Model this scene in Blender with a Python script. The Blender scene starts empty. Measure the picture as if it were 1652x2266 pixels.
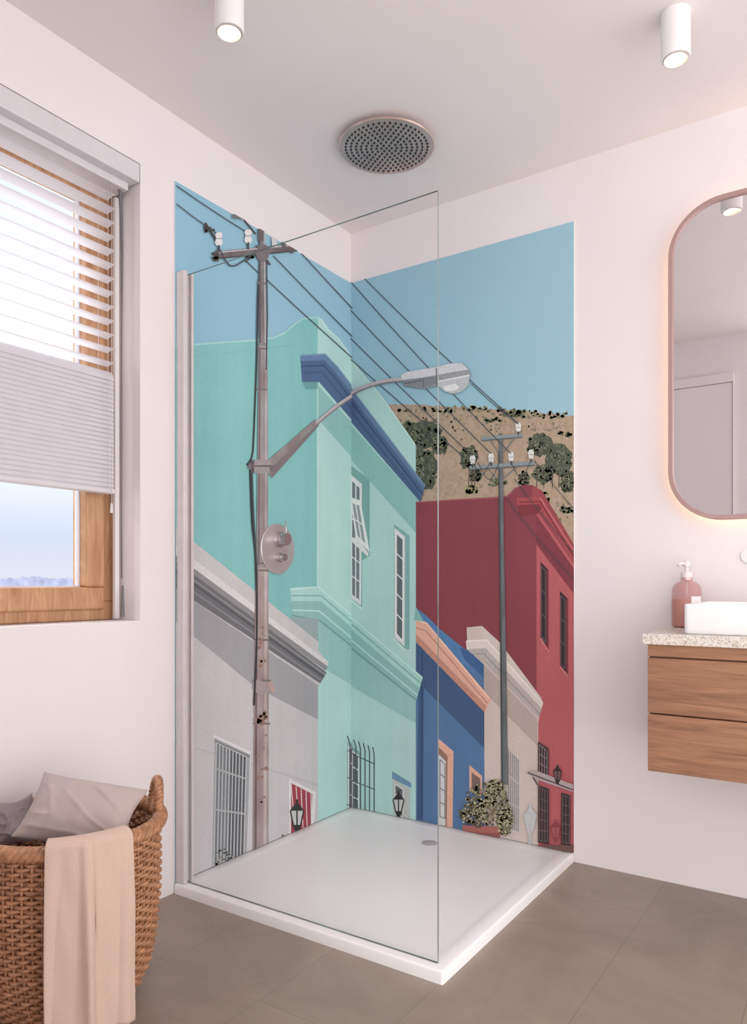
import bpy, bmesh, math, random
from mathutils import Vector, Matrix, noise
from mathutils.geometry import tessellate_polygon
random.seed(7)
S=bpy.context.scene
try:
    S.view_settings.view_transform='Standard'
    S.view_settings.look='None'
except Exception: pass

# ---------------------------------------------------------------- camera / measuring
F=1635.0; CX=826.0; HY=1292.0
CAM=(1.898,-2.653,1.017)
R=(.8307,.5567); FW=(-.5567,.8307)
def c2w(u,v,Y):
    X=(u-CX)/F*Y
    return Vector((CAM[0]+R[0]*X+FW[0]*Y, CAM[1]+R[1]*X+FW[1]*Y, CAM[2]+(HY-v)/F*Y))
def pl(u,v,x0=0.0):
    t=(u-CX)/F; Y=(x0-CAM[0])/(R[0]*t+FW[0]); p=c2w(u,v,Y); return (p.y,p.z)
def pr(u,v,y0=0.0):
    t=(u-CX)/F; Y=(y0-CAM[1])/(R[1]*t+FW[1]); p=c2w(u,v,Y); return (p.x,p.z)
cam=bpy.data.cameras.new("camera"); co=bpy.data.objects.new("camera",cam); S.collection.objects.link(co)
co.location=CAM; co.rotation_euler=(math.pi/2,0,math.radians(33.83)); cam.lens=25.97; cam.sensor_width=36; cam.sensor_fit='AUTO'
cam.shift_y=(HY-1133)/2266; cam.clip_start=.02; cam.clip_end=500
S.camera=co

# ---------------------------------------------------------------- materials
def lin(c):
    o=[]
    for x in c[:3]:
        x=x/255.0
        o.append(x/12.92 if x<=.04045 else ((x+.055)/1.055)**2.4)
    return (*o,1)
def newmat(name):
    m=bpy.data.materials.new(name); m.use_nodes=True
    nt=m.node_tree; b=nt.nodes['Principled BSDF']; return m,nt,b
def mat(name,c,rough=.5,metal=0,var=0,scale=20,bump=0,bscale=None,c2=None,stretch=None,spec=None,detail=4,bdist=.002,emit=None,es=0,sheen=0,ramp=(.3,.7)):
    m,nt,b=newmat(name)
    b.inputs['Roughness'].default_value=rough; b.inputs['Metallic'].default_value=metal
    b.inputs['Base Color'].default_value=lin(c)
    if spec is not None: b.inputs['Specular IOR Level'].default_value=spec
    if emit: 
        b.inputs['Emission Color'].default_value=lin(emit); b.inputs['Emission Strength'].default_value=es
    if sheen: b.inputs['Sheen Weight'].default_value=sheen
    if var or c2 or bump:
        tc=nt.nodes.new('ShaderNodeTexCoord'); mp=nt.nodes.new('ShaderNodeMapping')
        nt.links.new(tc.outputs['Object'],mp.inputs['Vector'])
        if stretch: mp.inputs['Scale'].default_value=stretch
        n=nt.nodes.new('ShaderNodeTexNoise'); n.inputs['Scale'].default_value=scale; n.inputs['Detail'].default_value=detail
        nt.links.new(mp.outputs[0],n.inputs['Vector'])
        if var or c2:
            r=nt.nodes.new('ShaderNodeValToRGB')
            r.color_ramp.elements[0].position=ramp[0]; r.color_ramp.elements[1].position=ramp[1]
            a=c2 if c2 else [x*(1-var) for x in c]; d=c if c2 else [min(255,x*(1+var)) for x in c]
            r.color_ramp.elements[0].color=lin(a); r.color_ramp.elements[1].color=lin(d)
            nt.links.new(n.outputs['Fac'],r.inputs[0]); nt.links.new(r.outputs[0],b.inputs['Base Color'])
        if bump:
            n2=nt.nodes.new('ShaderNodeTexNoise'); n2.inputs['Scale'].default_value=bscale or scale; n2.inputs['Detail'].default_value=3
            nt.links.new(mp.outputs[0],n2.inputs['Vector'])
            bp=nt.nodes.new('ShaderNodeBump'); bp.inputs['Strength'].default_value=bump; bp.inputs['Distance'].default_value=bdist
            nt.links.new(n2.outputs['Fac'],bp.inputs['Height']); nt.links.new(bp.outputs[0],b.inputs['Normal'])
    return m
def wood(name,c1,c2,axis_scale,rough=.5,bump=.3,scale=6,lo=.32,hi=.68):
    m,nt,b=newmat(name); b.inputs['Roughness'].default_value=rough
    tc=nt.nodes.new('ShaderNodeTexCoord'); mp=nt.nodes.new('ShaderNodeMapping'); mp.inputs['Scale'].default_value=axis_scale
    nt.links.new(tc.outputs['Object'],mp.inputs['Vector'])
    n=nt.nodes.new('ShaderNodeTexNoise'); n.inputs['Scale'].default_value=scale; n.inputs['Detail'].default_value=8; n.inputs['Roughness'].default_value=.65; n.inputs['Distortion'].default_value=.9
    nt.links.new(mp.outputs[0],n.inputs['Vector'])
    r=nt.nodes.new('ShaderNodeValToRGB'); e=r.color_ramp.elements
    e[0].position=lo; e[0].color=lin(c2); e[1].position=hi; e[1].color=lin(c1)
    nt.links.new(n.outputs['Fac'],r.inputs[0]); nt.links.new(r.outputs[0],b.inputs['Base Color'])
    bp=nt.nodes.new('ShaderNodeBump'); bp.inputs['Strength'].default_value=bump; bp.inputs['Distance'].default_value=.003
    nt.links.new(n.outputs['Fac'],bp.inputs['Height']); nt.links.new(bp.outputs[0],b.inputs['Normal'])
    return m
M_wall=mat('wall_paint',(236,229,231),.75,var=.006,scale=3)
M_ceil=mat('ceiling_paint',(234,226,227),.8,var=.006,scale=3)
M_white=mat('white_plastic',(238,235,236),.35,var=.005)
M_tray=mat('tray_acrylic',(250,248,249),.35,var=.004,scale=5)
M_chrome=mat('chrome',(225,222,224),.14,metal=1,var=.01)
M_plate=mat('satin_chrome',(208,202,204),.32,metal=.6,var=.01)
M_alu=mat('brushed_aluminium',(222,215,217),.38,metal=.3,var=.02)
M_dark=mat('dark_rubber',(38,36,38),.6,var=.05)
M_rail=mat('blind_rail',(216,212,217),.4,var=.01)
M_slat_shade=mat('stacked_slat',(210,206,212),.5,var=.01)  # slat white greyed to put the closed stack's shade into its colour
M_gray=mat('gray_cord',(110,108,112),.5,var=.03)
M_copper=mat('rose_frame',(176,144,140),.45,metal=.15,var=.02)
M_winwood=wood('window_oak',(208,162,122),(168,120,84),(1,9,1.2),.42,.2,5)
M_vanwood=wood('vanity_wood',(168,122,92),(116,80,58),(1.3,1,16),.55,.8,3.2,.25,.6)
M_basin=mat('ceramic',(250,249,250),.12,var=.003)
def slatmat():
    m,nt,b=newmat('translucent_slat'); b.inputs['Roughness'].default_value=.45
    n=nt.nodes.new('ShaderNodeTexNoise'); n.inputs['Scale'].default_value=6
    r=nt.nodes.new('ShaderNodeValToRGB'); r.color_ramp.elements[0].color=lin((239,238,243)); r.color_ramp.elements[1].color=lin((245,244,249))
    nt.links.new(n.outputs['Fac'],r.inputs[0]); nt.links.new(r.outputs[0],b.inputs['Base Color'])
    t=nt.nodes.new('ShaderNodeBsdfTranslucent'); t.inputs[0].default_value=lin((250,250,255))
    mx=nt.nodes.new('ShaderNodeMixShader'); mx.inputs[0].default_value=.45
    nt.links.new(b.outputs[0],mx.inputs[1]); nt.links.new(t.outputs[0],mx.inputs[2]); nt.links.new(mx.outputs[0],nt.nodes['Material Output'].inputs[0]); return m
M_slat=slatmat()

# floor
def floor_mat():
    m,nt,b=newmat('floor_tiles'); b.inputs['Roughness'].default_value=.45
    tc=nt.nodes.new('ShaderNodeTexCoord')
    sx=nt.nodes.new('ShaderNodeSeparateXYZ'); nt.links.new(tc.outputs['Object'],sx.inputs[0])
    cb=nt.nodes.new('ShaderNodeCombineXYZ')
    mx=nt.nodes.new('ShaderNodeMath'); mx.operation='MULTIPLY_ADD'; mx.inputs[1].default_value=-1; mx.inputs[2].default_value=4.1-1.31+1.025
    nt.links.new(sx.outputs['Y'],mx.inputs[0]); nt.links.new(mx.outputs[0],cb.inputs['X'])
    nt.links.new(sx.outputs['X'],cb.inputs['Y'])
    br=nt.nodes.new('ShaderNodeTexBrick'); br.offset=.5; br.offset_frequency=2
    br.inputs['Scale'].default_value=1; br.inputs['Brick Width'].default_value=2.05; br.inputs['Row Height'].default_value=.3305
    br.inputs['Mortar Size'].default_value=.0006; br.inputs['Mortar Smooth'].default_value=0
    br.inputs['Color1'].default_value=lin((166,151,137)); br.inputs['Color2'].default_value=lin((161,146,133)); br.inputs['Mortar'].default_value=lin((122,110,100))
    nt.links.new(cb.outputs[0],br.inputs['Vector'])
    n=nt.nodes.new('ShaderNodeTexNoise'); n.inputs['Scale'].default_value=2.6; n.inputs['Detail'].default_value=10; n.inputs['Roughness'].default_value=.66; n.inputs['Distortion'].default_value=1.0
    nt.links.new(tc.outputs['Object'],n.inputs['Vector'])
    r=nt.nodes.new('ShaderNodeValToRGB'); r.color_ramp.elements[0].position=.3; r.color_ramp.elements[0].color=(.72,.71,.70,1); r.color_ramp.elements[1].position=.7; r.color_ramp.elements[1].color=(1.0,1.0,1.0,1)
    nt.links.new(n.outputs['Fac'],r.inputs[0])
    mi=nt.nodes.new('ShaderNodeMix'); mi.data_type='RGBA'; mi.blend_type='MULTIPLY'; mi.inputs[0].default_value=1
    nt.links.new(br.outputs['Color'],mi.inputs[6]); nt.links.new(r.outputs[0],mi.inputs[7]); nt.links.new(mi.outputs[2],b.inputs['Base Color'])
    return m
M_floor=floor_mat()
def terrazzo():
    m,nt,b=newmat('terrazzo'); b.inputs['Roughness'].default_value=.35
    tc=nt.nodes.new('ShaderNodeTexCoord')
    v=nt.nodes.new('ShaderNodeTexVoronoi'); v.inputs['Scale'].default_value=300
    nt.links.new(tc.outputs['Object'],v.inputs['Vector'])
    sp=nt.nodes.new('ShaderNodeSeparateColor'); nt.links.new(v.outputs['Color'],sp.inputs[0])
    r=nt.nodes.new('ShaderNodeValToRGB'); r.color_ramp.interpolation='CONSTANT'; e=r.color_ramp.elements
    e[0].position=0; e[0].color=lin((226,219,211)); e[1].position=.55; e[1].color=lin((210,197,180))
    for p,c in ((.72,(190,172,154)),(.82,(236,230,226)),(.92,(168,156,150))):
        q=e.new(p); q.color=lin(c)
    nt.links.new(sp.outputs[0],r.inputs[0]); nt.links.new(r.outputs[0],b.inputs['Base Color'])
    return m
M_terr=terrazzo()
def thin_glass(name,ior,tint=(1,1,1)):
    m=bpy.data.materials.new(name); m.use_nodes=True; nt=m.node_tree; nt.nodes.clear()
    o=nt.nodes.new('ShaderNodeOutputMaterial'); t=nt.nodes.new('ShaderNodeBsdfTransparent'); g=nt.nodes.new('ShaderNodeBsdfGlossy')
    t.inputs[0].default_value=(*tint,1); g.inputs['Roughness'].default_value=.02
    fr=nt.nodes.new('ShaderNodeFresnel'); fr.inputs[0].default_value=ior
    mx=nt.nodes.new('ShaderNodeMixShader'); nt.links.new(fr.outputs[0],mx.inputs[0]); nt.links.new(t.outputs[0],mx.inputs[1]); nt.links.new(g.outputs[0],mx.inputs[2])
    nt.links.new(mx.outputs[0],o.inputs[0]); return m
M_glass=thin_glass('clear_glass',1.03)
M_gedge=mat('glass_edge',(132,142,140),.15,var=.15,scale=6,metal=.3)
M_mirror=mat('mirror_silver',(232,228,230),.01,metal=1,var=.001)
def emis(name,c,s):
    return mat(name,c,.5,emit=c,es=s,var=.001)
M_bulb=emis('lamp_glow',(255,238,208),40)
M_strip=emis('led_strip',(255,216,170),7)

# ---------------------------------------------------------------- mesh helpers
def link(o,parent=None):
    S.collection.objects.link(o)
    if parent: o.parent=parent
    return o
def obj(name,verts,faces,mats,parent=None,fm=None,smooth=False):
    me=bpy.data.meshes.new(name); me.from_pydata([tuple(v) for v in verts],[],faces)
    if not isinstance(mats,(list,tuple)): mats=[mats]
    for m in mats: me.materials.append(m)
    if fm: me.polygons.foreach_set('material_index',fm)
    if smooth: me.polygons.foreach_set('use_smooth',[True]*len(me.polygons))
    me.update()
    return link(bpy.data.objects.new(name,me),parent)
def recalc(o):
    bm=bmesh.new(); bm.from_mesh(o.data); bmesh.ops.recalc_face_normals(bm,faces=bm.faces); bm.to_mesh(o.data); bm.free(); return o
def empty(name,loc,**kw):
    o=bpy.data.objects.new(name,None); o.location=loc; o.empty_display_size=.05; S.collection.objects.link(o)
    for k,v in kw.items(): o[k]=v
    return o
def adopt(par,*kids):
    bpy.context.view_layer.update()
    for k in kids:
        k.parent=par; k.matrix_parent_inverse=Matrix.Translation(par.location).inverted()
def boxes(name,bl,mats,bev=0,fmat=None,seg=2):
    bm=bmesh.new()
    for b in bl:
        x0,y0,z0,x1,y1,z1=b[:6]; mi=b[6] if len(b)>6 else 0
        r=bmesh.ops.create_cube(bm,size=1); vs=r['verts']
        for v in vs:
            v.co=Vector(((x0+x1)/2+v.co.x*(x1-x0),(y0+y1)/2+v.co.y*(y1-y0),(z0+z1)/2+v.co.z*(z1-z0)))
        for f in set(f for v in vs for f in v.link_faces): f.material_index=mi
    if bev: bmesh.ops.bevel(bm,geom=list(bm.edges),offset=bev,segments=seg,affect='EDGES',profile=.5)
    me=bpy.data.meshes.new(name); bm.to_mesh(me); bm.free()
    if not isinstance(mats,(list,tuple)): mats=[mats]
    for m in mats: me.materials.append(m)
    return link(bpy.data.objects.new(name,me))
def lathe(name,prof,center,axis,mats,seg=64,fmi=None):
    vs=[];fs=[];fm=[]
    def P(r,h,a):
        c,s=math.cos(a)*r,math.sin(a)*r
        if axis=='z': return (center[0]+c,center[1]+s,center[2]+h)
        if axis=='x': return (center[0]+h,center[1]+c,center[2]+s)
        return (center[0]+c,center[1]+h,center[2]+s)
    for r,h in prof:
        for i in range(seg): vs.append(P(max(r,1e-5),h,2*math.pi*i/seg))
    for k in range(len(prof)-1):
        for i in range(seg):
            j=(i+1)%seg; fs.append((k*seg+i,k*seg+j,(k+1)*seg+j,(k+1)*seg+i)); fm.append(fmi[k] if fmi else 0)
    o=obj(name,vs,fs,mats,fm=fm,smooth=True)
    bm=bmesh.new(); bm.from_mesh(o.data); bmesh.ops.remove_doubles(bm,verts=bm.verts,dist=2e-5); bmesh.ops.recalc_face_normals(bm,faces=bm.faces); bm.to_mesh(o.data); bm.free()
    md=o.modifiers.new('es','EDGE_SPLIT'); md.split_angle=math.radians(35)
    return o
def tube_geo(pts,rad,seg=8,closed=False):
    pts=[Vector(p) for p in pts]; n=len(pts); vs=[];fs=[]; up=None
    for i,p in enumerate(pts):
        if closed: d=(pts[(i+1)%n]-pts[i-1]).normalized()
        else: d=(pts[min(i+1,n-1)]-pts[max(i-1,0)]).normalized()
        if up is None:
            up=Vector((0,0,1)) if abs(d.z)<.9 else Vector((1,0,0))
        a=(up-d*up.dot(d)).normalized(); b=d.cross(a); up=a
        r=rad[i] if isinstance(rad,(list,tuple)) else rad
        for k in range(seg):
            t=2*math.pi*k/seg; vs.append(p+a*(math.cos(t)*r)+b*(math.sin(t)*r))
    for i in range(n if closed else n-1):
        i2=(i+1)%n
        for k in range(seg):
            k2=(k+1)%seg; fs.append((i*seg+k,i*seg+k2,i2*seg+k2,i2*seg+k))
    if not closed:
        fs.append(tuple(range(seg))[::-1]); fs.append(tuple((n-1)*seg+k for k in range(seg)))
    return vs,fs
def tubes(name,lst,mats,seg=8,closed=False):
    V=[];Fc=[]
    for it in lst:
        pts,rad=it[0],it[1]; cl=it[2] if len(it)>2 else closed
        v,f=tube_geo(pts,rad,seg,cl); o=len(V); V+=v; Fc+=[tuple(i+o for i in q) for q in f]
    return obj(name,V,Fc,mats,smooth=True)

# ---------------------------------------------------------------- room shell
CH=2.562
WY1=-1.135; WY0=-2.25; WZ0=.902; WZ1=2.335
o=boxes('wall_left',[(-.2,WY1,0,0,0.2,CH),(-.2,-2.62,0,0,WY0,CH),(-.2,WY0,0,0,WY1,WZ0),(-.2,WY0,WZ1,0,WY1,CH)],M_wall); o['kind']='structure'
o=boxes('wall_right',[(0,0,0,3.6,.2,CH)],M_wall); o['kind']='structure'
o=boxes('wall_back',[(0,-2.58,0,1.36,-2.46,CH)],M_wall); o['kind']='structure'
o=boxes('floor',[(-.2,-4.2,-.1,3.6,.2,0)],M_floor); o['kind']='structure'
o=boxes('ceiling',[(-.2,-4.2,CH,3.6,.2,CH+.1)],M_ceil); o['kind']='structure'
d=empty('door_1',(.78,-2.46,0)); d['kind']='structure'
dl=boxes('door_leaf',[(.36,-2.459,.01,1.2,-2.440,2.26)],M_wall,.002)
df=boxes('door_frame',[(.30,-2.459,0,.357,-2.434,2.32),(1.203,-2.459,0,1.206,-2.434,2.32),(.357,-2.459,2.263,1.203,-2.434,2.32)],M_wall,.001)
dh=tubes('door_handle',[([(.42,-2.44,1.0),(.42,-2.395,1.0),(.43,-2.39,1.0),(.54,-2.39,1.0)],.008)],M_chrome)
adopt(d,dl,df,dh)

# ---------------------------------------------------------------- window
w=empty('window_1',(-.16,(WY0+WY1)/2,WZ0)); w['kind']='structure'
FX0,FX1=-.19,-.125
def ringbox(y0,y1,z0,z1,wd,x0,x1):
    return [(x0,y0,z0,x1,y1,z0+wd),(x0,y0,z1-wd,x1,y1,z1),(x0,y0,z0+wd,x1,y0+wd,z1-wd),(x0,y1-wd,z0+wd,x1,y1,z1-wd)]
fy0,fy1,fz0,fz1=WY0+.002,WY1-.002,WZ0+.001,WZ1-.001
fr=boxes('window_frame',ringbox(fy0,fy1,fz0,fz1,.06,FX0,FX1),M_winwood,.004)
sa=boxes('window_sash',ringbox(fy0+.045,fy1-.045,fz0+.034,fz1-.045,.070,-.18,-.108),M_winwood,.008,seg=3)
gk=boxes('window_gasket',ringbox(fy0+.112,fy1-.112,fz0+.100,fz1-.112,.008,-.16,-.14),M_rail,.001)
gp=boxes('window_glass',[(-.154,fy0+.115,fz0+.104,-.148,fy1-.115,fz1-.115)],M_glass)
hg=boxes('window_hinge',[(-.126,fy1-.052,1.09,-.118,fy1-.040,1.13),(-.126,fy1-.052,1.2,-.118,fy1-.040,1.22)],M_chrome,.002)
adopt(w,fr,sa,gk,gp,hg)
# blind
b=empty('venetian_blind',(-.05,-1.7,WZ1),label="white aluminium venetian blind half lowered over the oak window",category="blind")
hr=boxes('headrail',[(-.075,WY0+.01,WZ1-.062,.004,WY1-.004,WZ1-.004)],M_rail,.004)
hr2=boxes('headrail_valance',[(-.1,WY0+.02,WZ1-.085,-.03,WY1-.02,WZ1-.06)],M_rail,.004)
def slatset(name,zs,tilt,wd,m,xc=-.062):
    vs=[];fs=[];N=7
    for z in zs:
        base=len(vs)
        for e,y in enumerate((WY0+.03,-1.192)):
            for k in range(N):
                q=(k/(N-1)-.5); cx=q*wd; cz=.004*(1-(2*q)**2)
                X=xc+cx*math.cos(tilt)-cz*math.sin(tilt); Z=z+cx*math.sin(tilt)+cz*math.cos(tilt)
                vs.append((X,y,Z))
        for k in range(N-1): fs.append((base+k,base+k+1,base+N+k+1,base+N+k))
    return obj(name,vs,fs,m,smooth=True)
zs=[1.655+.0435*i for i in range(1,14)]
s1=slatset('open_slats',zs,math.radians(5),.046,M_slat)
s2=slatset('stacked_slats',[1.318+.0138*i for i in range(26)],math.radians(-62),.034,M_slat_shade)
br_=boxes('bottom_rail',[(-.08,WY0+.03,1.296,-.046,-1.192,1.312)],M_rail,.004)
cords=[]
for yy in (-1.225,-1.62,-2.1):
    for xx in (-.038,-.086): cords.append(tubes('ladder_cord',[([(xx,yy,1.31),(xx,yy,2.26)],.0008)],M_rail,6))
cords.append(tubes('lift_cord',[([(-.034,-1.215,1.262),(-.034,-1.215,2.26)],.001)],M_rail,6))
ts=lathe('cord_tassel',[(0,.03),(.003,.029),(.005,.0),(0,-.0)],(-.034,-1.215,1.235),'z',M_rail,12)
gr=boxes('side_guide',[(-.1,-1.163,WZ0+.004,-.085,-1.147,WZ1-.09)],M_white,.002)
pc=[]
for (u,v) in [(240,383),(256,392),(266,425),(268,480),(270,560),(269,700),(268,900),(268,1100),(269,1280)]:
    yy,zz=pl(u,v,-.05); pc.append((-.05,yy,zz))
pcord=tubes('tilt_wand',[(pc,[.006,.006,.006,.005,.004]+[.0018]*4)],M_gray,8)
yy,zz=pl(271,1366,-.05)
wt=lathe('wand_grip',[(0,.1),(.003,.1),(.0065,.01),(.006,0),(0,0)],(-.05,yy,zz),'z',M_gray,16)
adopt(b,hr,hr2,s1,s2,br_,ts,gr,pcord,wt,*cords)

# distant trees
vs=[];fs=[];N=160
for i in range(N+1):
    y=8+45*i/N; h=1.55+.3*noise.noise(Vector((i*.12,0,0)))+.2*noise.noise(Vector((i*.5,3,0)))+.12*noise.noise(Vector((i*1.7,5,0)))
    vs+=[(-60,y,-3),(-60,y,h)]
    if i: k=2*i; fs.append((k-2,k,k+1,k-1))
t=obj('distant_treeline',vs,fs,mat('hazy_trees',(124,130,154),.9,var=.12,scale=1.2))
t['label']="hazy blue line of trees on the horizon outside the window"; t['category']="trees"; t['kind']='stuff'

# ---------------------------------------------------------------- mural
CORNER_Z0=.0365; TOPZ=2.341
class Panel: pass
LP=Panel(); LP.v=[];LP.f=[];LP.m=[]
RP=Panel(); RP.v=[];RP.f=[];RP.m=[]
LIM_L=(-1.0,-.0065); LIM_R=(.0065,1.004)
pm=[];pmkey={}
def desat(c,k=.13):
    if c[0]>1.35*c[1] and c[1]<110: k=.17
    g=.3*c[0]+.55*c[1]+.15*c[2]; return tuple(x+(g-x)*k for x in c)
def stuccomat(nm,c):
    """large soft stains + fine plaster grain + rain streaks, as printed in the photo"""
    m,nt,b=newmat(nm); b.inputs['Roughness'].default_value=.45; b.inputs['Specular IOR Level'].default_value=.25
    tc=nt.nodes.new('ShaderNodeTexCoord')
    def nz(scale,detail,st,lo,hi,a,d):
        mp=nt.nodes.new('ShaderNodeMapping'); mp.inputs['Scale'].default_value=st; nt.links.new(tc.outputs['Object'],mp.inputs['Vector'])
        n=nt.nodes.new('ShaderNodeTexNoise'); n.inputs['Scale'].default_value=scale; n.inputs['Detail'].default_value=detail; nt.links.new(mp.outputs[0],n.inputs['Vector'])
        r=nt.nodes.new('ShaderNodeMapRange'); r.inputs[1].default_value=lo; r.inputs[2].default_value=hi; r.inputs[3].default_value=a; r.inputs[4].default_value=d
        nt.links.new(n.outputs['Fac'],r.inputs[0]); return r.outputs[0]
    A=nz(5,4,(1,1,1),.3,.7,.965,1.035); B_=nz(220,3,(1,1,1),.3,.7,.93,1.07); C=nz(26,5,(1,1,.09),.3,.62,.965,1.01)
    m1=nt.nodes.new('ShaderNodeMath'); m1.operation='MULTIPLY'; nt.links.new(A,m1.inputs[0]); nt.links.new(B_,m1.inputs[1])
    m2=nt.nodes.new('ShaderNodeMath'); m2.operation='MULTIPLY'; nt.links.new(m1.outputs[0],m2.inputs[0]); nt.links.new(C,m2.inputs[1])
    v=nt.nodes.new('ShaderNodeVectorMath'); v.operation='SCALE'; v.inputs[0].default_value=lin(c)[:3]; nt.links.new(m2.outputs[0],v.inputs['Scale'])
    nt.links.new(v.outputs[0],b.inputs['Base Color']); return m
def pmat(c,kind='flat'):
    k=(tuple(c),kind)
    if k in pmkey: return pmkey[k]
    nm='print_%s_%d'%(kind,len(pm)); c=desat(c)
    if kind=='flat': m=mat(nm,c,.45,var=.035,scale=90,spec=.25,detail=4)
    elif kind in('stucco','grit'): m=stuccomat(nm,c)
    elif kind=='hill': m=mat(nm,c,.45,c2=(166,146,120),scale=60,spec=.25,detail=10,ramp=(.2,.75))
    elif kind=='rust': m=mat(nm,c,.45,c2=[c[0]*.8,c[1]*.74,c[2]*.72],scale=14,spec=.25,stretch=(1,1,.5),detail=6)
    else: m=mat(nm,c,.45,spec=.25,var=.004)
    pmkey[k]=len(pm); pm.append(m); return pmkey[k]
layer=[0]
def clip(poly,ax,val,sgn):
    out=[];n=len(poly)
    for i in range(n):
        a=poly[i];b=poly[(i+1)%n]; da=sgn*(a[ax]-val); db=sgn*(b[ax]-val)
        if da>=0: out.append(a)
        if (da>=0)!=(db>=0):
            t=da/(da-db); out.append((a[0]+t*(b[0]-a[0]),a[1]+t*(b[1]-a[1])))
    return out
def raw(poly,mi):
    v3=[Vector((p[0],p[1],0)) for p in poly]
    tris=tessellate_polygon([v3]) if len(poly)>3 else [(0,1,2)]
    us=[p[0] for p in poly]
    off=.006+layer[0]*3e-5
    for tr in tris:
        tri=[poly[i] for i in tr]
        for P,fn,lim in ((LP,pl,LIM_L),(RP,pr,LIM_R)):
            if P is LP and min(us)>778: continue
            if P is RP and max(us)<774: continue
            q=[fn(*p) for p in tri]
            for ax,val,sg in ((0,lim[0],1),(0,lim[1],-1),(1,CORNER_Z0,1),(1,TOPZ,-1)):
                q=clip(q,ax,val,sg)
                if len(q)<3: break
            if len(q)<3: continue
            A=sum(q[i][0]*q[(i+1)%len(q)][1]-q[(i+1)%len(q)][0]*q[i][1] for i in range(len(q)))
            if abs(A)<1e-9: continue
            if A<0: q=q[::-1]
            base=len(P.v)
            for s,z in q:
                P.v.append((off,s,z) if P is LP else (s,-off,z))
            P.f.append(tuple(range(base,base+len(q)))); P.m.append(mi)
def paint(poly,c,kind='flat'):
    layer[0]+=1; raw(poly,pmat(c,kind))
def stroke(pts,w,c,kind='flat',newlayer=True):
    if newlayer: layer[0]+=1
    mi=pmat(c,kind); n=len(pts)
    L=[];Rr=[]
    for i,p in enumerate(pts):
        a=pts[max(i-1,0)];b=pts[min(i+1,n-1)]
        dx,dy=b[0]-a[0],b[1]-a[1]; l=math.hypot(dx,dy) or 1
        ww=(w[i] if isinstance(w,(list,tuple)) else w)/2
        L.append((p[0]-dy/l*ww,p[1]+dx/l*ww)); Rr.append((p[0]+dy/l*ww,p[1]-dx/l*ww))
    for i in range(n-1):
        raw([L[i],L[i+1],Rr[i+1]],mi); raw([L[i],Rr[i+1],Rr[i]],mi)
def smoothpts(p,k=8):
    out=[]
    for i in range(len(p)-1):
        p0=p[max(i-1,0)];p1=p[i];p2=p[i+1];p3=p[min(i+2,len(p)-1)]
        for j in range(k):
            t=j/k
            out.append(tuple(.5*((2*p1[a])+(-p0[a]+p2[a])*t+(2*p0[a]-5*p1[a]+4*p2[a]-p3[a])*t*t+(-p0[a]+3*p1[a]-3*p2[a]+p3[a])*t**3) for a in (0,1)))
    out.append(p[-1]); return out
def blob(cx,cy,rx,ry,n=9,j=.35):
    return [(cx+rx*(1+random.uniform(-j,j))*math.cos(2*math.pi*i/n),cy+ry*(1+random.uniform(-j,j))*math.sin(2*math.pi*i/n)) for i in range(n)]
def fan(p,mi):
    n=len(p); c0=(sum(q[0] for q in p)/n,sum(q[1] for q in p)/n)
    for k in range(n): raw([c0,p[k],p[(k+1)%n]],mi)
def scatter(region,count,sz,c,kind='flat'):
    layer[0]+=1; mi=pmat(c,kind)
    for i in range(count):
        cx,cy,rx,ry=random.choice(region); a=random.uniform(0,6.28); r=math.sqrt(random.random())
        s=random.uniform(*sz); fan(blob(cx+rx*r*math.cos(a),cy+ry*r*math.sin(a),s,s*random.uniform(.6,1.2),6),mi)
def lerpq(q,s,t):
    a=(q[0][0]+(q[1][0]-q[0][0])*s,q[0][1]+(q[1][1]-q[0][1])*s); b=(q[3][0]+(q[2][0]-q[3][0])*s,q[3][1]+(q[2][1]-q[3][1])*s)
    return (a[0]+(b[0]-a[0])*t,a[1]+(b[1]-a[1])*t)
def grille(q,nx,ny,w,c):
    layer[0]+=1
    for i in range(nx+1):
        s=i/nx if nx else 0
        stroke([lerpq(q,s,0),lerpq(q,s,1)],w,c,newlayer=False)
    layer[0]+=1
    for j in range(ny+1):
        t=j/ny
        stroke([lerpq(q,0,t),lerpq(q,1,t)],w,c,newlayer=False)
def lantern(cx,top,h,c=(55,52,52),g=(196,200,200)):
    w=h*.2
    stroke([(cx,top),(cx,top+h*.18)],w*.35,c)
    paint([(cx-w*.2,top+h*.12),(cx+w*.2,top+h*.12),(cx+w*1.1,top+h*.34),(cx-w*1.1,top+h*.34)],c)
    paint([(cx-w,top+h*.34),(cx+w,top+h*.34),(cx+w*.55,top+h*.78),(cx-w*.55,top+h*.78)],g)
    for s in (-1,0,1): stroke([(cx+s*w,top+h*.34),(cx+s*w*.55,top+h*.78)],w*.22,c)
    paint([(cx-w*.7,top+h*.76),(cx+w*.7,top+h*.76),(cx+w*.2,top+h),(cx-w*.2,top+h)],c)

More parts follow.
